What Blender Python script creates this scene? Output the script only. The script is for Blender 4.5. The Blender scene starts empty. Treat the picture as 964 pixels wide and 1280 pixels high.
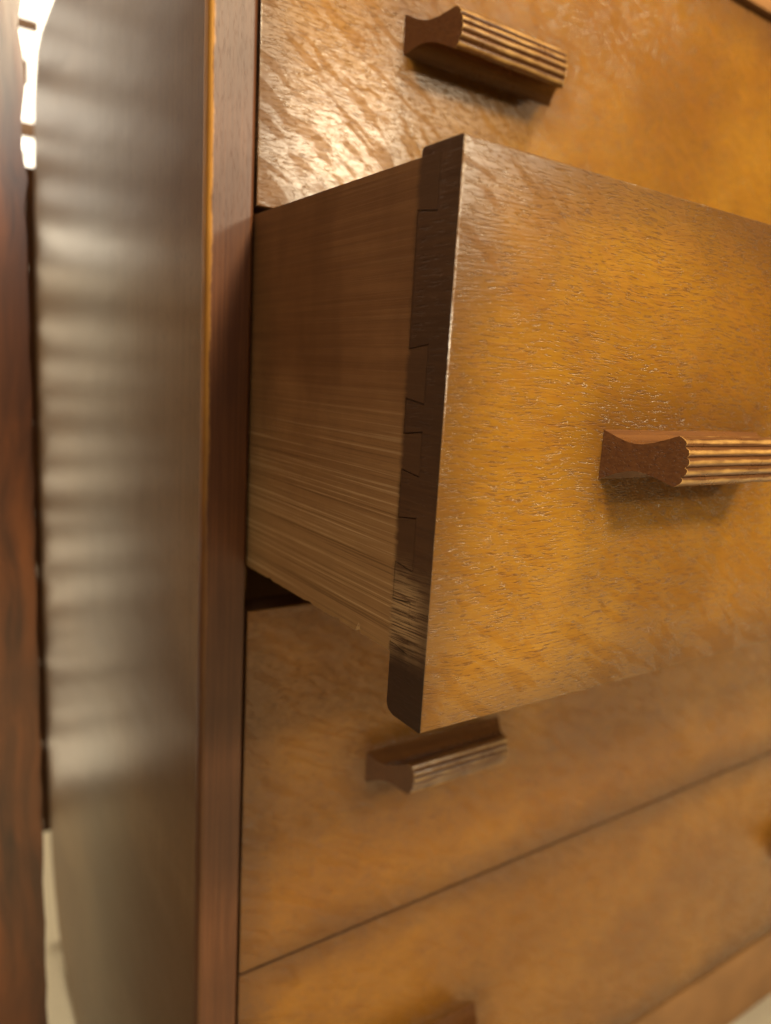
import bpy, bmesh, math, random
from mathutils import Matrix, Vector
random.seed(7)
S = bpy.context.scene
C = S.collection
Z0 = 0.625                                   # height of the mid-chest datum above the carpet

# ------------------------------------------------------------------ camera
yaw, pitch, roll = 0.5971, 0.1696, 0.0538
fwd = Vector((math.sin(yaw)*math.cos(pitch), math.cos(yaw)*math.cos(pitch), -math.sin(pitch)))
rgt = fwd.cross(Vector((0, 0, 1))).normalized()
upv = rgt.cross(fwd)
r2 = rgt*math.cos(roll) + upv*math.sin(roll)
u2 = -rgt*math.sin(roll) + upv*math.cos(roll)
cam = bpy.data.cameras.new('camera')
co = bpy.data.objects.new('camera', cam); C.objects.link(co)
m = Matrix((r2, u2, -fwd)).transposed().to_4x4()
m.translation = Vector((-0.1457, -0.3323, -0.0101 + Z0))
co.matrix_world = m
cam.sensor_fit = 'VERTICAL'; cam.sensor_height = 36.0
cam.lens = 934.6/1280*36.0
cam.clip_start = 0.01; cam.clip_end = 50
cam.dof.use_dof = True
cam.dof.focus_distance = 0.275
cam.dof.aperture_fstop = 5.6
S.camera = co

# ------------------------------------------------------------------ world, lamps, exposure
w = bpy.data.worlds.new('World'); S.world = w; w.use_nodes = True
bg = w.node_tree.nodes['Background']
bg.inputs[0].default_value = (1.0, 0.80, 0.58, 1); bg.inputs[1].default_value = 0.045

def area(name, loc, target, sx, sy, power, col):
    l = bpy.data.lights.new(name, 'AREA'); l.shape = 'RECTANGLE'; l.size = sx; l.size_y = sy
    l.energy = power; l.color = col
    o = bpy.data.objects.new(name, l); C.objects.link(o)
    o.location = loc
    o.rotation_euler = (Vector(target) - Vector(loc)).to_track_quat('-Z', 'Y').to_euler()
    return o
area('reading_lamp', (0.21, -0.88, Z0 + 0.62), (0.20, 0, Z0 + 0.08), 0.18, 0.14, 9.3, (1.0, 0.80, 0.50))
area('overhead_fill', (0.60, -0.52, 2.30), (0.60, -0.50, 0), 0.30, 0.30, 40, (1.0, 0.80, 0.50))  # added overhead light, out of view, lifts the carpet and top drawer
area('lounge_window', (0.98, -1.60, Z0 + 0.72), (0.15, 0, Z0 + 0.1), 0.80, 0.60, 4.8, (1.0, 0.87, 0.66))
area('standard_lamp', (0.93, -1.60, Z0 + 0.57), (0.08, 0, Z0 + 0.09), 0.28, 0.12, 10, (1.0, 0.87, 0.62))
area('room_window', (0.35, -2.9, Z0 + 1.20), (0, 0, 0.7), 0.8, 0.9, 9, (0.86, 0.93, 1.0))
area('left_fill', (-0.75, -0.95, Z0 + 0.95), (0, 0.1, Z0), 0.5, 0.5, 3.2, (1.0, 0.86, 0.66))  # unseen fill light added to brighten the front of the side panel
area('rear_overhead_fill', (-0.15, 0.58, 2.35), (-0.15, 0.585, 0), 0.25, 0.20, 30, (1.0, 0.86, 0.62))  # unseen light added to brighten carpet and wall behind the gap
area('low_back_fill', (-0.34, 0.735, Z0 - 0.215), (-0.34, 0, Z0 - 0.215), 0.60, 0.76, 2.8, (1.0, 0.82, 0.55))  # added glow before the solid wall, for the side panel to reflect
S.view_settings.view_transform = 'Standard'; S.view_settings.look = 'None'
S.view_settings.gamma = 1; S.view_settings.exposure = 0.15
S.render.engine = 'CYCLES'

# ------------------------------------------------------------------ node helpers
class NT:
    def __init__(s, name):
        s.mat = bpy.data.materials.new(name); s.mat.use_nodes = True
        s.t = s.mat.node_tree; s.b = s.t.nodes['Principled BSDF']
        s.tc = s.t.nodes.new('ShaderNodeTexCoord')
        s.oi = s.t.nodes.new('ShaderNodeObjectInfo')
    def n(s, kind, **kw):
        x = s.t.nodes.new(kind)
        for k, v in kw.items(): setattr(x, k, v)
        return x
    def put(s, sock, v):
        if isinstance(v, bpy.types.NodeSocket): s.t.links.new(v, sock)
        elif v is not None:
            if hasattr(sock.default_value, '__len__') and not hasattr(v, '__len__'): v = (v,)*len(sock.default_value)
            elif hasattr(v, '__len__') and len(sock.default_value) == 4 and len(v) == 3: v = (*v, 1)
            sock.default_value = v
    def math(s, op, a, b=None, c=None, clamp=False):
        x = s.n('ShaderNodeMath', operation=op, use_clamp=clamp)
        for i, v in enumerate((a, b, c)): s.put(x.inputs[i], v)
        return x.outputs[0]
    def vec(s, scale=(1, 1, 1), rot=(0, 0, 0), seeded=True, warp=None):
        v = s.tc.outputs['Object']
        if seeded:
            a = s.n('ShaderNodeVectorMath', operation='MULTIPLY_ADD')
            s.put(a.inputs[0], s.oi.outputs['Random']); s.put(a.inputs[1], (7.3, 3.1, 5.7)); s.put(a.inputs[2], v)
            v = a.outputs[0]
        if warp:
            nz = s.noise(s.vec((1, 1, 1), seeded=seeded), warp[0], 2)
            a = s.n('ShaderNodeVectorMath', operation='MULTIPLY_ADD')
            s.put(a.inputs[0], nz.outputs['Color']); s.put(a.inputs[1], (warp[1],)*3); s.put(a.inputs[2], v)
            v = a.outputs[0]
        if rot != (0, 0, 0):
            r = s.n('ShaderNodeMapping'); s.put(r.inputs[0], v); r.inputs['Rotation'].default_value = rot; v = r.outputs[0]
        m = s.n('ShaderNodeMapping'); s.put(m.inputs[0], v); m.inputs['Scale'].default_value = scale
        return m.outputs[0]
    def noise(s, v, scale=1, detail=2, rough=0.5):
        x = s.n('ShaderNodeTexNoise'); s.put(x.inputs['Vector'], v)
        x.inputs['Scale'].default_value = scale; x.inputs['Detail'].default_value = detail
        x.inputs['Roughness'].default_value = rough
        return x
    def ramp(s, v, lo, hi, a=0.0, b=1.0):
        x = s.n('ShaderNodeMapRange', interpolation_type='SMOOTHSTEP')
        s.put(x.inputs[0], v); x.inputs[1].default_value = lo; x.inputs[2].default_value = hi
        x.inputs[3].default_value = a; x.inputs[4].default_value = b
        return x.outputs[0]
    def mix(s, f, a, b, kind='MIX'):
        x = s.n('ShaderNodeMix', data_type='RGBA', blend_type=kind)
        s.put(x.inputs[0], f); s.put(x.inputs[6], a); s.put(x.inputs[7], b)
        return x.outputs[2]
    def xyz(s, which='Object'):
        x = s.n('ShaderNodeSeparateXYZ'); s.put(x.inputs[0], s.tc.outputs[which]); return x.outputs
    def bump(s, h, strength, dist, prev=None):
        x = s.n('ShaderNodeBump'); s.put(x.inputs['Height'], h)
        x.inputs['Strength'].default_value = strength; x.inputs['Distance'].default_value = dist
        if prev: s.put(x.inputs['Normal'], prev)
        return x.outputs[0]
    def out(s, col, rough, normal=None, spec=0.5, coat=0.0, coat_rough=0.2):
        s.put(s.b.inputs['Base Color'], col); s.put(s.b.inputs['Roughness'], rough)
        s.put(s.b.inputs['Specular IOR Level'], spec)
        s.put(s.b.inputs['Coat Weight'], coat); s.put(s.b.inputs['Coat Roughness'], coat_rough)
        if normal: s.put(s.b.inputs['Normal'], normal)
        if normal: s.put(s.b.inputs['Coat Normal'], normal)
        return s.mat

W = 0.735
HX0, HX1 = 0.1265, W - 0.1265
def oak_face():
    s = NT('oak_veneer')
    broad = s.noise(s.vec((1, 1, 1)), 9, 4, 0.55).outputs[0]
    mott = s.noise(s.vec((30, 30, 55)), 1, 4, 0.6).outputs[0]
    col = s.mix(s.ramp(broad, 0.3, 0.7), (0.212, 0.092, 0.0072), (0.335, 0.162, 0.0128))
    col = s.mix(s.ramp(mott, 0.35, 0.75, 0.0, 0.25), col, (0.195, 0.080, 0.006))
    # medullary ray flecks: curved streaks falling to the right
    fl = s.noise(s.vec((44, 44, 210), (0, math.radians(-31), 0), warp=(18, 0.022)), 1, 2, 0.5).outputs[0]
    fleck = s.ramp(fl, 0.50, 0.60)
    fig = s.n('ShaderNodeSeparateColor'); s.put(fig.inputs[0], s.oi.outputs['Color']); fleck = s.math('MULTIPLY', fleck, fig.outputs[0])
    col = s.mix(s.math('MULTIPLY', fleck, 0.20), col, (0.27, 0.088, 0.008))
    # fine fibres and short open pores, wandering a little with the grain
    fib = s.noise(s.vec((60, 300, 1300), warp=(22, 0.006)), 1, 2, 0.6).outputs[0]
    col = s.mix(s.ramp(fib, 0.40, 0.70, 0.0, 0.42), col, (0.17, 0.060, 0.007))
    po = s.noise(s.vec((240, 400, 2500), warp=(22, 0.006)), 1, 1.5, 0.5).outputs[0]
    patch = s.noise(s.vec((45, 45, 90)), 1, 2).outputs[0]
    pore = s.math('MULTIPLY', s.ramp(po, 0.555, 0.65), s.ramp(patch, 0.30, 0.55, 0.45, 1.0))
    col = s.mix(s.math('MULTIPLY', pore, 0.58), col, (0.080, 0.026, 0.006))
    # darker tone along the ends and edges
    g = s.xyz('Generated')
    ex = s.math('MINIMUM', s.math('MULTIPLY', g[0], 0.71), s.math('MULTIPLY', s.math('SUBTRACT', 1.0, g[0]), 0.71))
    ez = s.math('MINIMUM', s.math('MULTIPLY', g[2], 0.19), s.math('MULTIPLY', s.math('SUBTRACT', 1.0, g[2]), 0.19))
    e = s.math('ADD', s.math('MINIMUM', ex, ez), s.math('MULTIPLY', s.math('SUBTRACT', broad, 0.5), 0.020))
    col = s.mix(s.ramp(e, -0.004, 0.030, 0.78, 0.0), col, (0.105, 0.047, 0.014))
    col = s.mix(fig.outputs[1], col, s.mix(1.0, col, (1.0, 0.82, 0.62), 'MULTIPLY'))
    # darker tone round the two pulls
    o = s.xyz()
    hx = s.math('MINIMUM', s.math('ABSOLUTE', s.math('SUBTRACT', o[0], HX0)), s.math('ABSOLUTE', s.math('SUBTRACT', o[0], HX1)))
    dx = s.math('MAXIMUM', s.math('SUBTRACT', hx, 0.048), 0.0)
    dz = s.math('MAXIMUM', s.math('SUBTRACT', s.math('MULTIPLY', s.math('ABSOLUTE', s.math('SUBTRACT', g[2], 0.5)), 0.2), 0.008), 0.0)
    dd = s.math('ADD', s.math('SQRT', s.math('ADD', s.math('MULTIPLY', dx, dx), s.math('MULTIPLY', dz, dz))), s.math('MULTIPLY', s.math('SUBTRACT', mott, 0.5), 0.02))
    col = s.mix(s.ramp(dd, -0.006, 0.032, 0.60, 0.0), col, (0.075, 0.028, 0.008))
    nrm = s.bump(s.noise(s.vec((35, 60, 110)), 1, 3).outputs[0], 0.07, 0.0012)
    h = s.math('SUBTRACT', s.math('MULTIPLY', fib, 0.28), pore)
    nrm = s.bump(h, 0.46, 0.0006, nrm)
    rough = s.math('ADD', s.math('ADD', 0.21, s.math('MULTIPLY', fleck, 0.20)), s.math('MULTIPLY', mott, 0.06))
    spec = s.math('SUBTRACT', 0.34, s.math('MULTIPLY', fleck, 0.28))
    coat = s.math('SUBTRACT', 0.38, s.math('MULTIPLY', fleck, 0.33))
    return s.out(col, rough, nrm, spec, coat, 0.13)

def stain(name, a, b, rough=0.36, axis='z', worn=None, spec=0.5, pk=0.35):
    """dark stained hardwood, grain along one axis"""
    s = NT(name)
    sc = {'z': (900, 900, 14), 'x': (14, 900, 900), 'y': (900, 14, 900)}[axis]
    sp = {'z': (2000, 2000, 190), 'x': (130, 1500, 1500), 'y': (1500, 130, 1500)}[axis]
    f = s.noise(s.vec(sc), 1, 3, 0.6).outputs[0]
    br = s.noise(s.vec((1, 1, 1)), 18, 4).outputs[0]
    po = s.ramp(s.noise(s.vec(sp), 1, 1).outputs[0], 0.60, 0.70)
    col = s.mix(s.ramp(f, 0.3, 0.7), a, b)
    col = s.mix(s.ramp(br, 0.35, 0.7, 0, 0.5), col, tuple(x*0.55 for x in a))
    col = s.mix(s.math('MULTIPLY', po, pk), col, tuple(x*0.35 for x in a))
    if worn:
        col = worn(s, col, f, br)
    nrm = s.bump(s.math('SUBTRACT', s.math('MULTIPLY', f, 0.5), po), pk, 0.0005)
    nrm = s.bump(br, 0.15, 0.001, nrm)
    return s.out(col, s.math('ADD', rough, s.math('MULTIPLY', br, 0.12)), nrm, spec)

def stile_wear(s, col, f, br):
    x = s.xyz()
    edge = s.math('ADD', x[0], s.math('MULTIPLY', s.math('SUBTRACT', s.noise(s.vec((60, 60, 45)), 1, 4, 0.7).outputs[0], 0.5), 0.0036))
    m1 = s.ramp(edge, -0.0216, -0.0200, 1.0, 0.0)
    front = s.ramp(x[1], 0.004, 0.009, 1.0, 0.0)
    hi = s.ramp(s.math('ADD', x[2], s.math('MULTIPLY', br, 0.25)), -0.05, 0.22, 0.05, 1.0)
    m = s.math('MULTIPLY', s.math('MULTIPLY', m1, front), hi)
    return s.mix(m, col, s.mix(f, (0.44, 0.185, 0.030), (0.62, 0.32, 0.065)))

T = 0.0207          # drawer front thickness
def end_wear(s, col, f, br, base=None):
    """dark finish rubbed through in thin horizontal scrapes near the lower end"""
    x = s.xyz()
    st = s.noise(s.vec((60, 30, 1500), (math.radians(4), 0, 0), seeded=False), 1, 4, 0.7).outputs[0]
    bz = s.noise(s.vec((1, 1, 1), seeded=False), 60, 3).outputs[0]
    zc = s.math('ADD', x[2], s.math('MULTIPLY', s.math('SUBTRACT', bz, 0.5), 0.022))
    band = s.math('MULTIPLY', s.ramp(zc, -0.172, -0.158), s.ramp(zc, -0.150, -0.128, 1.0, 0.0))
    yfade = s.ramp(x[1], 0.0005, 0.012, 0.35, 1.0)
    m = s.math('MULTIPLY', s.math('MULTIPLY', band, yfade), s.ramp(st, 0.43, 0.54))
    col = s.mix(s.ramp(zc, -0.172, -0.160, 0.65, 0.0), col, (0.022, 0.012, 0.008))
    return s.mix(s.math('MULTIPLY', m, 0.9), col, (0.52, 0.35, 0.18))

def drawer_side_mat():
    s = NT('drawer_side_wood')
    x = s.xyz()
    line = s.noise(s.vec((40, 5, 900)), 1, 4, 0.65).outputs[0]
    line2 = s.noise(s.vec((40, 11, 380)), 1, 3, 0.6).outputs[0]
    br = s.noise(s.vec((1, 1, 1)), 14, 4, 0.6).outputs[0]
    vert = s.noise(s.vec((1, 34, 9), warp=(9, 0.03)), 1, 4).outputs[0]
    col = s.mix(s.ramp(line2, 0.3, 0.7), (0.200, 0.092, 0.036), (0.265, 0.128, 0.051))
    col = s.mix(s.ramp(br, 0.35, 0.7, 0, 0.5), col, (0.125, 0.052, 0.020))
    col = s.mix(s.ramp(vert, 0.45, 0.7, 0, 0.40), col, (0.105, 0.044, 0.017))
    # the colour gets paler towards the bottom edge and is scratched along the grain by the runner
    low = s.ramp(s.math('ADD', x[2], s.math('MULTIPLY', s.math('SUBTRACT', br, 0.5), 0.05)), -0.155, -0.060, 1.0, 0.0)
    col = s.mix(s.math('MULTIPLY', low, 0.65), col, s.mix(line2, (0.38, 0.215, 0.090), (0.52, 0.33, 0.150)))
    scr = s.math('MULTIPLY', s.ramp(line, 0.54, 0.66), s.ramp(low, 0.0, 0.9, 0.02, 0.46))
    col = s.mix(scr, col, (0.74, 0.54, 0.31))
    dk = s.math('MULTIPLY', s.ramp(line, 0.46, 0.36), s.ramp(low, 0.0, 0.9, 0.12, 0.45))
    col = s.mix(dk, col, (0.06, 0.025, 0.01))
    # dark finish of the front carried over the joint
    edge = s.math('ADD', x[1], s.math('MULTIPLY', s.math('SUBTRACT', line2, 0.5), 0.003))
    dj = s.ramp(edge, T - 0.0010, T + 0.0026, 1.0, 0.0)
    dark = end_wear(s, s.mix(line2, (0.072, 0.036, 0.018), (0.102, 0.050, 0.024)), line, br)
    col = s.mix(dj, col, dark)
    nrm = s.bump(line, 0.3, 0.0004)
    return s.out(col, 0.46, nrm, 0.4)

def handle_mat():
    s = NT('handle_oak')
    f = s.noise(s.vec((16, 700, 700)), 1, 3, 0.6).outputs[0]
    br = s.noise(s.vec((1, 1, 1)), 70, 4, 0.6).outputs[0]
    ln = s.noise(s.vec((70, 500, 500)), 1, 3, 0.6).outputs[0]
    at = s.n('ShaderNodeAttribute'); at.attribute_name = 'wear'
    edge = s.ramp(s.math('ADD', at.outputs['Fac'], s.math('MULTIPLY', s.math('SUBTRACT', s.math('ADD', br, ln), 1.0), 0.9)), 0.30, 1.0)
    col = s.mix(s.ramp(f, 0.3, 0.7), (0.085, 0.030, 0.008), (0.150, 0.060, 0.016))
    col = s.mix(s.ramp(br, 0.4, 0.75, 0, 0.45), col, (0.080, 0.028, 0.009))
    col = s.mix(s.math('MULTIPLY', edge, 0.80), col, (0.56, 0.32, 0.095))
    nrm = s.bump(s.math('ADD', s.math('MULTIPLY', f, 0.5), br), 0.4, 0.0007)
    return s.out(col, s.math('ADD', 0.20, s.math('MULTIPLY', br, 0.18)), nrm, 0.55)

def side_mat():
    s = NT('polished_side_veneer')
    f = s.noise(s.vec((900, 900, 10)), 1, 3, 0.6).outputs[0]
    br = s.noise(s.vec((1, 4, 9)), 1, 3, 0.5).outputs[0]
    po = s.ramp(s.noise(s.vec((2000, 1500, 190)), 1, 1).outputs[0], 0.60, 0.70)
    col = s.mix(s.ramp(br, 0.35, 0.65), (0.18, 0.102, 0.044), (0.28, 0.172, 0.079))
    col = s.mix(s.ramp(f, 0.35, 0.7, 0, 0.5), col, (0.11, 0.060, 0.026))
    col = s.mix(s.math('MULTIPLY', po, 0.5), col, (0.05, 0.028, 0.014))
    nrm = s.bump(f, 0.2, 0.0004)
    nrm = s.bump(s.noise(s.vec((1, 9, 24)), 1, 2).outputs[0], 0.4, 0.002, nrm)
    return s.out(col, 0.34, nrm, 0.34)

def board_mat():
    s = NT('mahogany')
    f = s.noise(s.vec((70, 70, 5), warp=(6, 0.05)), 1, 4, 0.6).outputs[0]
    br = s.noise(s.vec((1, 1, 1)), 12, 3).outputs[0]
    col = s.mix(s.ramp(f, 0.32, 0.68), (0.052, 0.019, 0.009), (0.245, 0.078, 0.021))
    col = s.mix(s.ramp(br, 0.4, 0.7, 0, 0.6), col, (0.09, 0.034, 0.016))
    return s.out(col, 0.30, s.bump(f, 0.15, 0.001), 0.5, 0.3, 0.18)

def plain(name, col, rough=0.8, scale=300, strength=0.3, dist=0.002, var=0.25):
    s = NT(name)
    nz = s.noise(s.vec((1, 1, 1), seeded=False), scale, 4, 0.65).outputs[0]
    c = s.mix(s.ramp(nz, 0.3, 0.7), tuple(x*(1-var) for x in col), col)
    return s.out(c, rough, s.bump(nz, strength, dist), 0.3)

M = dict(
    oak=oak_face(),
    end=stain('dark_end_grain', (0.068, 0.033, 0.017), (0.098, 0.048, 0.023), 0.38, 'y', end_wear),
    stile=stain('stained_stile', (0.090, 0.030, 0.011), (0.138, 0.050, 0.018), 0.34, 'z', stile_wear, 0.42, 0.16),
    rail=stain('stained_rail', (0.26, 0.115, 0.032), (0.36, 0.17, 0.05), 0.36, 'x'),
    deep=stain('dark_red_rail', (0.050, 0.016, 0.010), (0.07, 0.022, 0.014), 0.5, 'x'),
    side=side_mat(), hend=stain('handle_end_grain', (0.120, 0.042, 0.013), (0.180, 0.070, 0.022), 0.26, 'y'), dside=drawer_side_mat(), handle=handle_mat(), board=board_mat(),
    raw=stain('raw_pine', (0.30, 0.19, 0.10), (0.38, 0.25, 0.13), 0.6, 'x'),
    back=stain('back_board_wood', (0.13, 0.065, 0.03), (0.19, 0.10, 0.045), 0.55, 'z'),
    carpet=plain('cream_carpet', (0.74, 0.66, 0.50), 0.95, 420, 0.8, 0.004),
    wall=plain('cream_wall', (0.62, 0.52, 0.38), 0.85, 120, 0.15, 0.001, 0.08),
    paint=plain('white_paint', (0.80, 0.78, 0.74), 0.5, 80, 0.1, 0.001, 0.05),
)
gl = NT('daylit_window_pane'); gl.put(gl.b.inputs['Base Color'], (0.8, 0.85, 0.9, 1))
gl.put(gl.b.inputs['Emission Color'], (1.0, 0.90, 0.74, 1)); gl.b.inputs['Emission Strength'].default_value = 2.0
M['pane'] = gl.mat

# ------------------------------------------------------------------ mesh helpers
def link(name, me, parent=None, loc=(0, 0, 0)):
    o = bpy.data.objects.new(name, me); C.objects.link(o)
    if parent: o.parent = parent
    o.location = loc
    if me is not None:
        wn = o.modifiers.new('weighted_normal', 'WEIGHTED_NORMAL'); wn.keep_sharp = True; wn.weight = 100
    return o
def finish(bm, name, mats, smooth=None):
    bmesh.ops.recalc_face_normals(bm, faces=bm.faces)
    me = bpy.data.meshes.new(name); bm.to_mesh(me); bm.free()
    for x in mats: me.materials.append(x)
    if smooth is not None:
        for p in me.polygons: p.use_smooth = True
        me.set_sharp_from_angle(angle=math.radians(smooth))
    return me
def box(bm, x0, x1, y0, y1, z0, z1, bev=0.0, seg=2, mi=0):
    b = bmesh.new()
    vs = [b.verts.new((x, y, z)) for x in (x0, x1) for y in (y0, y1) for z in (z0, z1)]
    for f in ((0, 1, 3, 2), (4, 6, 7, 5), (0, 4, 5, 1), (2, 3, 7, 6), (0, 2, 6, 4), (1, 5, 7, 3)):
        b.faces.new([vs[i] for i in f])
    bmesh.ops.recalc_face_normals(b, faces=b.faces)
    if bev: bmesh.ops.bevel(b, geom=b.edges[:], offset=bev, segments=seg, profile=0.5, affect='EDGES')
    merge(bm, b, mi)
def merge(bm, b, mi=None):
    mp = {}
    for v in b.verts: mp[v] = bm.verts.new(v.co)
    for f in b.faces:
        n = bm.faces.new([mp[v] for v in f.verts]); n.material_index = f.material_index if mi is None else mi
    b.free()
def prism_x(pts, x0, x1, bev=0.0, mi=0, seg=2):
    """polygon given as (y, z), extruded along x"""
    b = bmesh.new()
    a = [b.verts.new((x0, y, z)) for y, z in pts]; c = [b.verts.new((x1, y, z)) for y, z in pts]
    n = len(pts)
    b.faces.new(a); b.faces.new(c[::-1])
    for i in range(n): b.faces.new((a[i], c[i], c[(i+1) % n], a[(i+1) % n]))
    bmesh.ops.recalc_face_normals(b, faces=b.faces)
    if bev:
        es = [e for e in b.edges if abs(e.verts[0].co.x - e.verts[1].co.x) < 1e-9 and e.verts[0].co.x == x0]
        bmesh.ops.bevel(b, geom=es, offset=bev, segments=seg, profile=0.5, affect='EDGES')
    for f in b.faces: f.material_index = mi
    return b
def part(name, mats, parent, *boxes, bev=0.0006, seg=2, loc=(0, 0, 0)):
    bm = bmesh.new()
    for bx in boxes: box(bm, *bx, bev=bev, seg=seg)
    return link(name, finish(bm, name, mats if isinstance(mats, list) else [mats], 40), parent, loc)
def thing(name, label, cat, loc=(0, 0, 0)):
    o = link(name, None, None, loc); o['label'] = label; o['category'] = cat; return o

# ------------------------------------------------------------------ room: carpet, wall, window
bm = bmesh.new(); box(bm, -3.2, 3.2, -3.2, 0.80, -0.02, 0.0)
o = link('carpet', finish(bm, 'carpet', [M['carpet']])); o['kind'] = 'structure'; o['label'] = 'cream carpet under the chest of drawers'; o['category'] = 'carpet'
WX0, WX1, WZ0, WZ1 = -0.55, 0.30, 0.715, 1.75
bm = bmesh.new()
for b in ((-3.2, WX0, 0.75, 0.83, 0, 2.6), (WX1, 3.2, 0.75, 0.83, 0, 2.6), (WX0, WX1, 0.75, 0.83, 0, WZ0), (WX0, WX1, 0.75, 0.83, WZ1, 2.6)): box(bm, *b)
o = link('wall', finish(bm, 'wall', [M['wall']])); o['kind'] = 'structure'; o['label'] = 'cream wall behind the chest with a window opening'; o['category'] = 'wall'
win = thing('window', 'bright daylit window glimpsed past the rear edge of the chest', 'window', ((WX0+WX1)/2, 0.79, WZ0))
hw, hh = (WX1-WX0)/2, WZ1-WZ0
part('window_frame', M['paint'], win, (-hw, -hw+0.05, -0.02, 0.03, 0, hh), (hw-0.05, hw, -0.02, 0.03, 0, hh), (-hw+0.05, hw-0.05, -0.02, 0.03, 0, 0.05), (-hw+0.05, hw-0.05, -0.02, 0.03, hh-0.05, hh), bev=0.002)
part('pane', M['pane'], win, (-hw+0.05, hw-0.05, 0.008, 0.014, 0.05, hh-0.05), bev=0)
part('window_sill', M['paint'], win, (-hw-0.03, hw+0.03, -0.10, -0.041, -0.025, -0.002), bev=0.003)

bl = thing('slatted_blind', 'brown slatted blind hanging against the bright window', 'blind', (-0.23, 0.69, 0.12))
zz = 0.0
SL = []
while zz < 1.55:
    h = random.uniform(0.010, 0.034)
    b = bmesh.new(); box(b, -0.30, 0.240 + random.choice((-0.010, 0.0, 0.006, 0.012, 0.018)), -0.004, 0.004, zz, zz+h, bev=0.002)
    link('slat', finish(b, 'slat', [M['back']], 40), bl); zz += h + random.uniform(0.012, 0.044)
for x in (-0.24, 0.0, 0.20): part('cord', M['paint'], bl, (x-0.001, x+0.001, 0.0045, 0.0065, 0, 1.58), bev=0)
part('head_rail', M['paint'], bl, (-0.31, 0.27, -0.015, 0.015, 1.585, 1.62), bev=0.002)

# ------------------------------------------------------------------ the other piece of furniture at the far left
wd = thing('wooden_cupboard', 'dark reddish brown cupboard standing close to the side of the chest', 'cupboard', (-0.067, 0.20, 0))
b = bmesh.new()
n = 70
ptsR = []
for i in range(n+1):
    z = 1.15*i/n
    ptsR.append((-0.0012 + 0.0016*math.sin(z*140+1.3*math.sin(z*37)) * (1 if z > 0.7 else 0.35), z))
fr = [b.verts.new((x, -0.022, z)) for x, z in ptsR]; bk = [b.verts.new((x, 0.0, z)) for x, z in ptsR]
fl = [b.verts.new((-0.060, -0.022, z)) for x, z in ptsR]; bl = [b.verts.new((-0.060, 0.0, z)) for x, z in ptsR]
for i in range(n):
    b.faces.new((fr[i], fr[i+1], fl[i+1], fl[i])); b.faces.new((fr[i], bk[i], bk[i+1], fr[i+1])); b.faces.new((bk[i], bl[i], bl[i+1], bk[i+1])); b.faces.new((fl[i], fl[i+1], bl[i+1], bl[i]))
b.faces.new((fr[0], fl[0], bl[0], bk[0])); b.faces.new((fr[n], bk[n], bl[n], fl[n]))
link('front_stile', finish(b, 'front_stile', [M['board']], 60), wd)
part('door', M['board'], wd, (-0.50, -0.062, -0.018, -0.001, 0.08, 1.10), bev=0.002)
part('side', M['board'], wd, (-0.030, -0.010, 0.0005, 0.085, 0.0, 1.15), bev=0.001)
part('back', M['board'], wd, (-0.52, -0.010, 0.0855, 0.095, 0.0, 1.15), bev=0.001)
part('side', M['board'], wd, (-0.55, -0.502, -0.022, 0.085, 0.0, 1.15), bev=0.001)
part('top', M['board'], wd, (-0.56, 0.0, -0.030, 0.096, 1.1505, 1.175), bev=0.002)

# ------------------------------------------------------------------ chest of drawers
chest = thing('chest_of_drawers', 'amber oak chest of four drawers with the second drawer pulled out', 'chest of drawers')
OFF = (0, 0, Z0)
def cpart(name, mat, *boxes, **k): return part(name, mat, chest, *boxes, loc=OFF, **k)
for sgn in (0, 1):
    fx = (lambda x: x) if not sgn else (lambda x: W - x)
    xa, xb = sorted((fx(-0.0227), fx(-0.0007)))
    cpart('stile', M['stile'], (xa, xb, -0.0012, 0.0080, -Z0, 0.262), bev=0.0024, seg=3)
    xa, xb = sorted((fx(-0.0220), fx(-0.0080)))
    prof = [(0.0082, -Z0), (0.300, -Z0), (0.318, -0.6165), (0.352, -0.600), (0.380, -0.588), (0.398, -0.575), (0.4147, -0.5456), (0.4245, -0.518), (0.430, -0.4913),
            (0.436, -0.40), (0.438, -0.2781), (0.4425, -0.15), (0.4442, -0.0427), (0.440, 0.07), (0.431, 0.1675), (0.424, 0.215), (0.4046, 0.2485), (0.385, 0.256), (0.3567, 0.2595), (0.324, 0.262), (0.0082, 0.262)]
    bb = prism_x(prof, xa, xb)
    bm = bmesh.new(); merge(bm, bb)
    link('side_panel', finish(bm, 'side_panel', [M['side']], 35), chest, OFF)
cpart('top_board', M['rail'], (0.0, W, -0.0010, 0.40, 0.2558, 0.272), bev=0.0012)
cpart('top_rail', M['deep'], (0.0, W, 0.006, 0.030, 0.2512, 0.2557), bev=0)
cpart('bottom_rail', M['rail'], (-0.0004, W+0.0004, 0.0004, 0.0215, -Z0, -0.5440), bev=0.0010)
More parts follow.
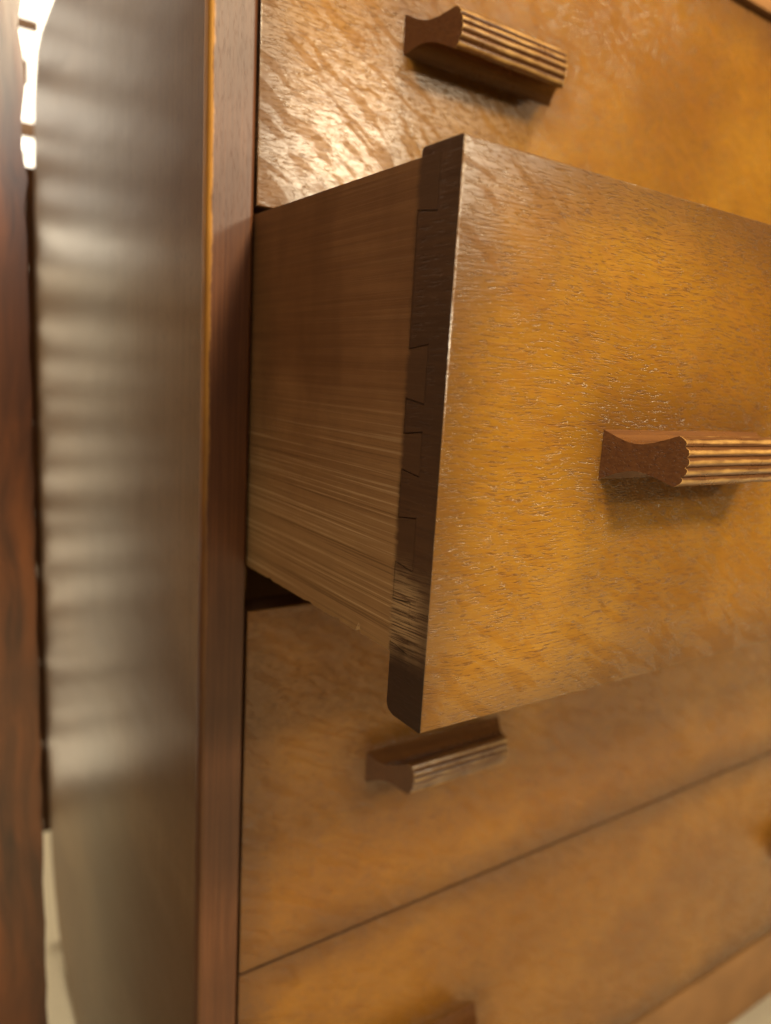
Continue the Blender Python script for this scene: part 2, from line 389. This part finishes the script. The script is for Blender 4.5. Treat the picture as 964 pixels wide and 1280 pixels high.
# back board, its edge a little ragged
b = bmesh.new(); n = 60; rows = []
for i in range(n+1):
    z = -0.49 + (0.165+0.49)*i/n
    rows.append((-0.0300 + 0.0030*math.sin(i*1.9)*math.sin(i*0.43+0.5) + 0.0014*math.sin(i*0.77+1) + random.uniform(-1, 1)*0.0012, z))
for k, (x, z) in enumerate(rows):
    rows[k] = [b.verts.new(c) for c in ((x, 0.4455, z), (x, 0.455, z), (W+0.03, 0.455, z), (W+0.03, 0.4455, z))]
for i in range(n):
    for j in range(4): b.faces.new((rows[i][j], rows[i][(j+1) % 4], rows[i+1][(j+1) % 4], rows[i+1][j]))
b.faces.new(rows[0]); b.faces.new(rows[n][::-1])
link('back_panel', finish(b, 'back_panel', [M['back']]), chest, OFF)
for z in (0.075, -0.1085, -0.314, -0.523):
    cpart('drawer_runner', M['raw'], (-0.0075, 0.010, 0.024, 0.42, z-0.013, z-0.0015), bev=0)
    cpart('drawer_runner', M['raw'], (W-0.010, W+0.0075, 0.024, 0.42, z-0.013, z-0.0015), bev=0)

def handle_mesh():
    """carved pull: waisted section, five reeds along the grip, ends cut back towards the grip"""
    D, hb, hw_, hf = 0.0225, 0.0092, 0.0050, 0.0091
    top = []
    N = 16
    for i in range(N+1):
        t = i/N
        y = -D*t
        a = hb + (hw_ - hb)*(math.sin(min(t/0.48, 1.0)*math.pi/2)**1.1) if t <= 0.48 else hw_ + (hf - hw_)*(1-math.cos(((t-0.48)/0.52)*math.pi/2))**0.85
        top.append((y, a))
    reeds = []; crest = []
    nr, per = 5, 8
    for k in range(nr):
        for j in range(per+1):
            u = (k + j/per)/nr                      # 0..1 down the grip
            bow = 0.0030*(1-(2*u-1)**2)
            bulge = 0.00115*abs(math.sin(math.pi*(j/per)))**0.6
            z = hf - 2*hf*u
            if j == per and k < nr-1: continue
            reeds.append((-D - bow - bulge, z)); crest.append(abs(math.sin(math.pi*(j/per)))**2.0)
    prof = top + reeds[1:-1] + [(y, -a) for y, a in top[::-1]]
    wear = [0.0]*len(top) + crest[1:-1] + [0.0]*len(top)
    wear[0] = wear[-1] = 0.35; wear[N] = wear[-N-1] = 0.75
    X0, X1, ins = -0.0505, 0.0505, 0.60
    bm = bmesh.new(); wl = bm.verts.layers.float.new('wear')
    xs = [0, 0.008, 0.02, 0.03, 0.10, 0.22, 0.34, 0.46, 0.58, 0.70, 0.82, 0.90, 0.97, 0.988, 1]
    loops = []
    for t in xs:
        row = []
        for (y, z) in prof:
            s = min(-y, 0.0245)*ins + max(0, -y-0.0245)*0.3
            xa, xb = X0 + s, X1 - s
            row.append(bm.verts.new((xa + (xb-xa)*t + random.uniform(-1, 1)*0.00012, y + random.uniform(-1, 1)*0.00006, z + random.uniform(-1, 1)*0.00006)))
            row[-1][wl] = min(1.0, wear[len(row)-1]*0.75 + (0.75 if t in (0, 1) and y < -0.012 else 0.0))
        loops.append(row)
    n = len(prof)
    for a, b_ in zip(loops, loops[1:]):
        for i in range(n): bm.faces.new((a[i], a[(i+1) % n], b_[(i+1) % n], b_[i]))
    for row in (loops[0], loops[-1]): bm.faces.new(row).material_index = 1
    return finish(bm, 'handle', [M['handle'], M['hend']], 50)
HANDLE = handle_mesh()

def front_mesh(H, tails):
    bm = bmesh.new()
    dp, r = 0.0105, 0.0014
    yb = T - dp
    # veneered outer half over the full width, its front arrises eased
    b = bmesh.new(); box(b, 0.0005, W-0.0005, 0, yb, -H, 0)
    es = [e for e in b.edges if all(abs(v.co.y) < 1e-7 for v in e.verts)]
    bmesh.ops.bevel(b, geom=es, offset=0.0009, segments=2, profile=0.5, affect='EDGES')
    merge(bm, b)
    box(bm, 0.0112, W-0.0005, yb, T, -H, 0)
    # left end of the inner half with the sockets of the lapped dovetails cut into it
    pts = [(yb, 0), (T-r, 0), (T-0.0004, -0.0004), (T, -r)]
    for z1, z2 in tails:
        pts += [(T, z1), (yb+0.0002, z1+(0.0014 if z1 < -0.003 else 0.0)), (yb+0.0002, z2-0.0014), (T, z2)]
    pts += [(T, -H+0.0035), (T-0.001, -H+0.0012), (T-0.004, -H), (yb, -H)]
    merge(bm, prism_x(pts, 0.0005, 0.0112))
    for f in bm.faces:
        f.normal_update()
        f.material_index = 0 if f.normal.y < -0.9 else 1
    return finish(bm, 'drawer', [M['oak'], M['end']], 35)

def side_mesh(H, tails, mirror=False):
    zt, zb = -0.0029, -(H-0.0225)
    g, dp, L = 0.00042, 0.0105, 0.395
    pts = [(T+g, zt)] if not tails or tails[0][0] < zt - 1e-4 else []
    for z1, z2 in tails:
        z1, z2 = min(z1, zt), max(z2, zb)
        top_ = z1 >= zt - 1e-5
        pts += ([] if top_ else [(T+g, z1-g)]) + [(T-dp+g, (z1 if top_ else z1+0.0014-g)), (T-dp+g, z2-0.0014+g), (T+g, z2+g)]
    pts += [(T+g, zb)]
    # a chip and dents knocked out of the lower edge
    for y, d, wd_ in ((0.0425, 0.0042, 0.0019), (0.058, 0.0008, 0.003), (0.082, 0.0006, 0.004), (0.121, 0.0007, 0.003)):
        pts += [(y-wd_, zb), (y-wd_*0.2, zb+d), (y+wd_, zb)]
    pts += [(L, zb), (L, zt)]
    xa, xb = (W-0.0125, W-0.0005) if mirror else (0.0005, 0.0125)
    b = prism_x(pts, xa, xb)
    bm = bmesh.new(); merge(bm, b)
    return finish(bm, 'drawer_side', [M['dside']])

def drawer(ztop, H, tails, pull=0.0, tilt=0.0, label=None, figure=0.3, red=0.7, hz=0.0):
    d = link('drawer', front_mesh(H, tails), chest)
    d.location = (0, -pull*math.cos(tilt), ztop - pull*math.sin(tilt) + Z0)
    d.rotation_euler = (tilt, 0, 0)
    if label: d['label'] = label
    d.color = (figure, red, 0, 1)
    zb = -(H-0.0225)
    link('drawer_side', side_mesh(H, tails), d)
    link('drawer_side', side_mesh(H, [], True), d)
    part('drawer_back', M['raw'], d, (0.0128, W-0.0128, 0.380, 0.392, zb+0.015, -0.012), bev=0)
    part('drawer_bottom', M['raw'], d, (0.0128, W-0.0128, T+0.0003, 0.379, zb+0.006, zb+0.011), bev=0)
    for x in (HX0, HX1):
        link('handle', HANDLE, d, (x, -0.0001, -H/2 - 0.0003 + hz))
    return d
TL = [(-0.0029, -0.0190), (-0.0620, -0.0786), (-0.0900, -0.1024), (-0.1187, -0.1348), (-0.1478, -0.1640)]
def scaled(H): return [(a*H/0.19 if a < -0.003 else -0.0029, c*H/0.19) for a, c in TL]
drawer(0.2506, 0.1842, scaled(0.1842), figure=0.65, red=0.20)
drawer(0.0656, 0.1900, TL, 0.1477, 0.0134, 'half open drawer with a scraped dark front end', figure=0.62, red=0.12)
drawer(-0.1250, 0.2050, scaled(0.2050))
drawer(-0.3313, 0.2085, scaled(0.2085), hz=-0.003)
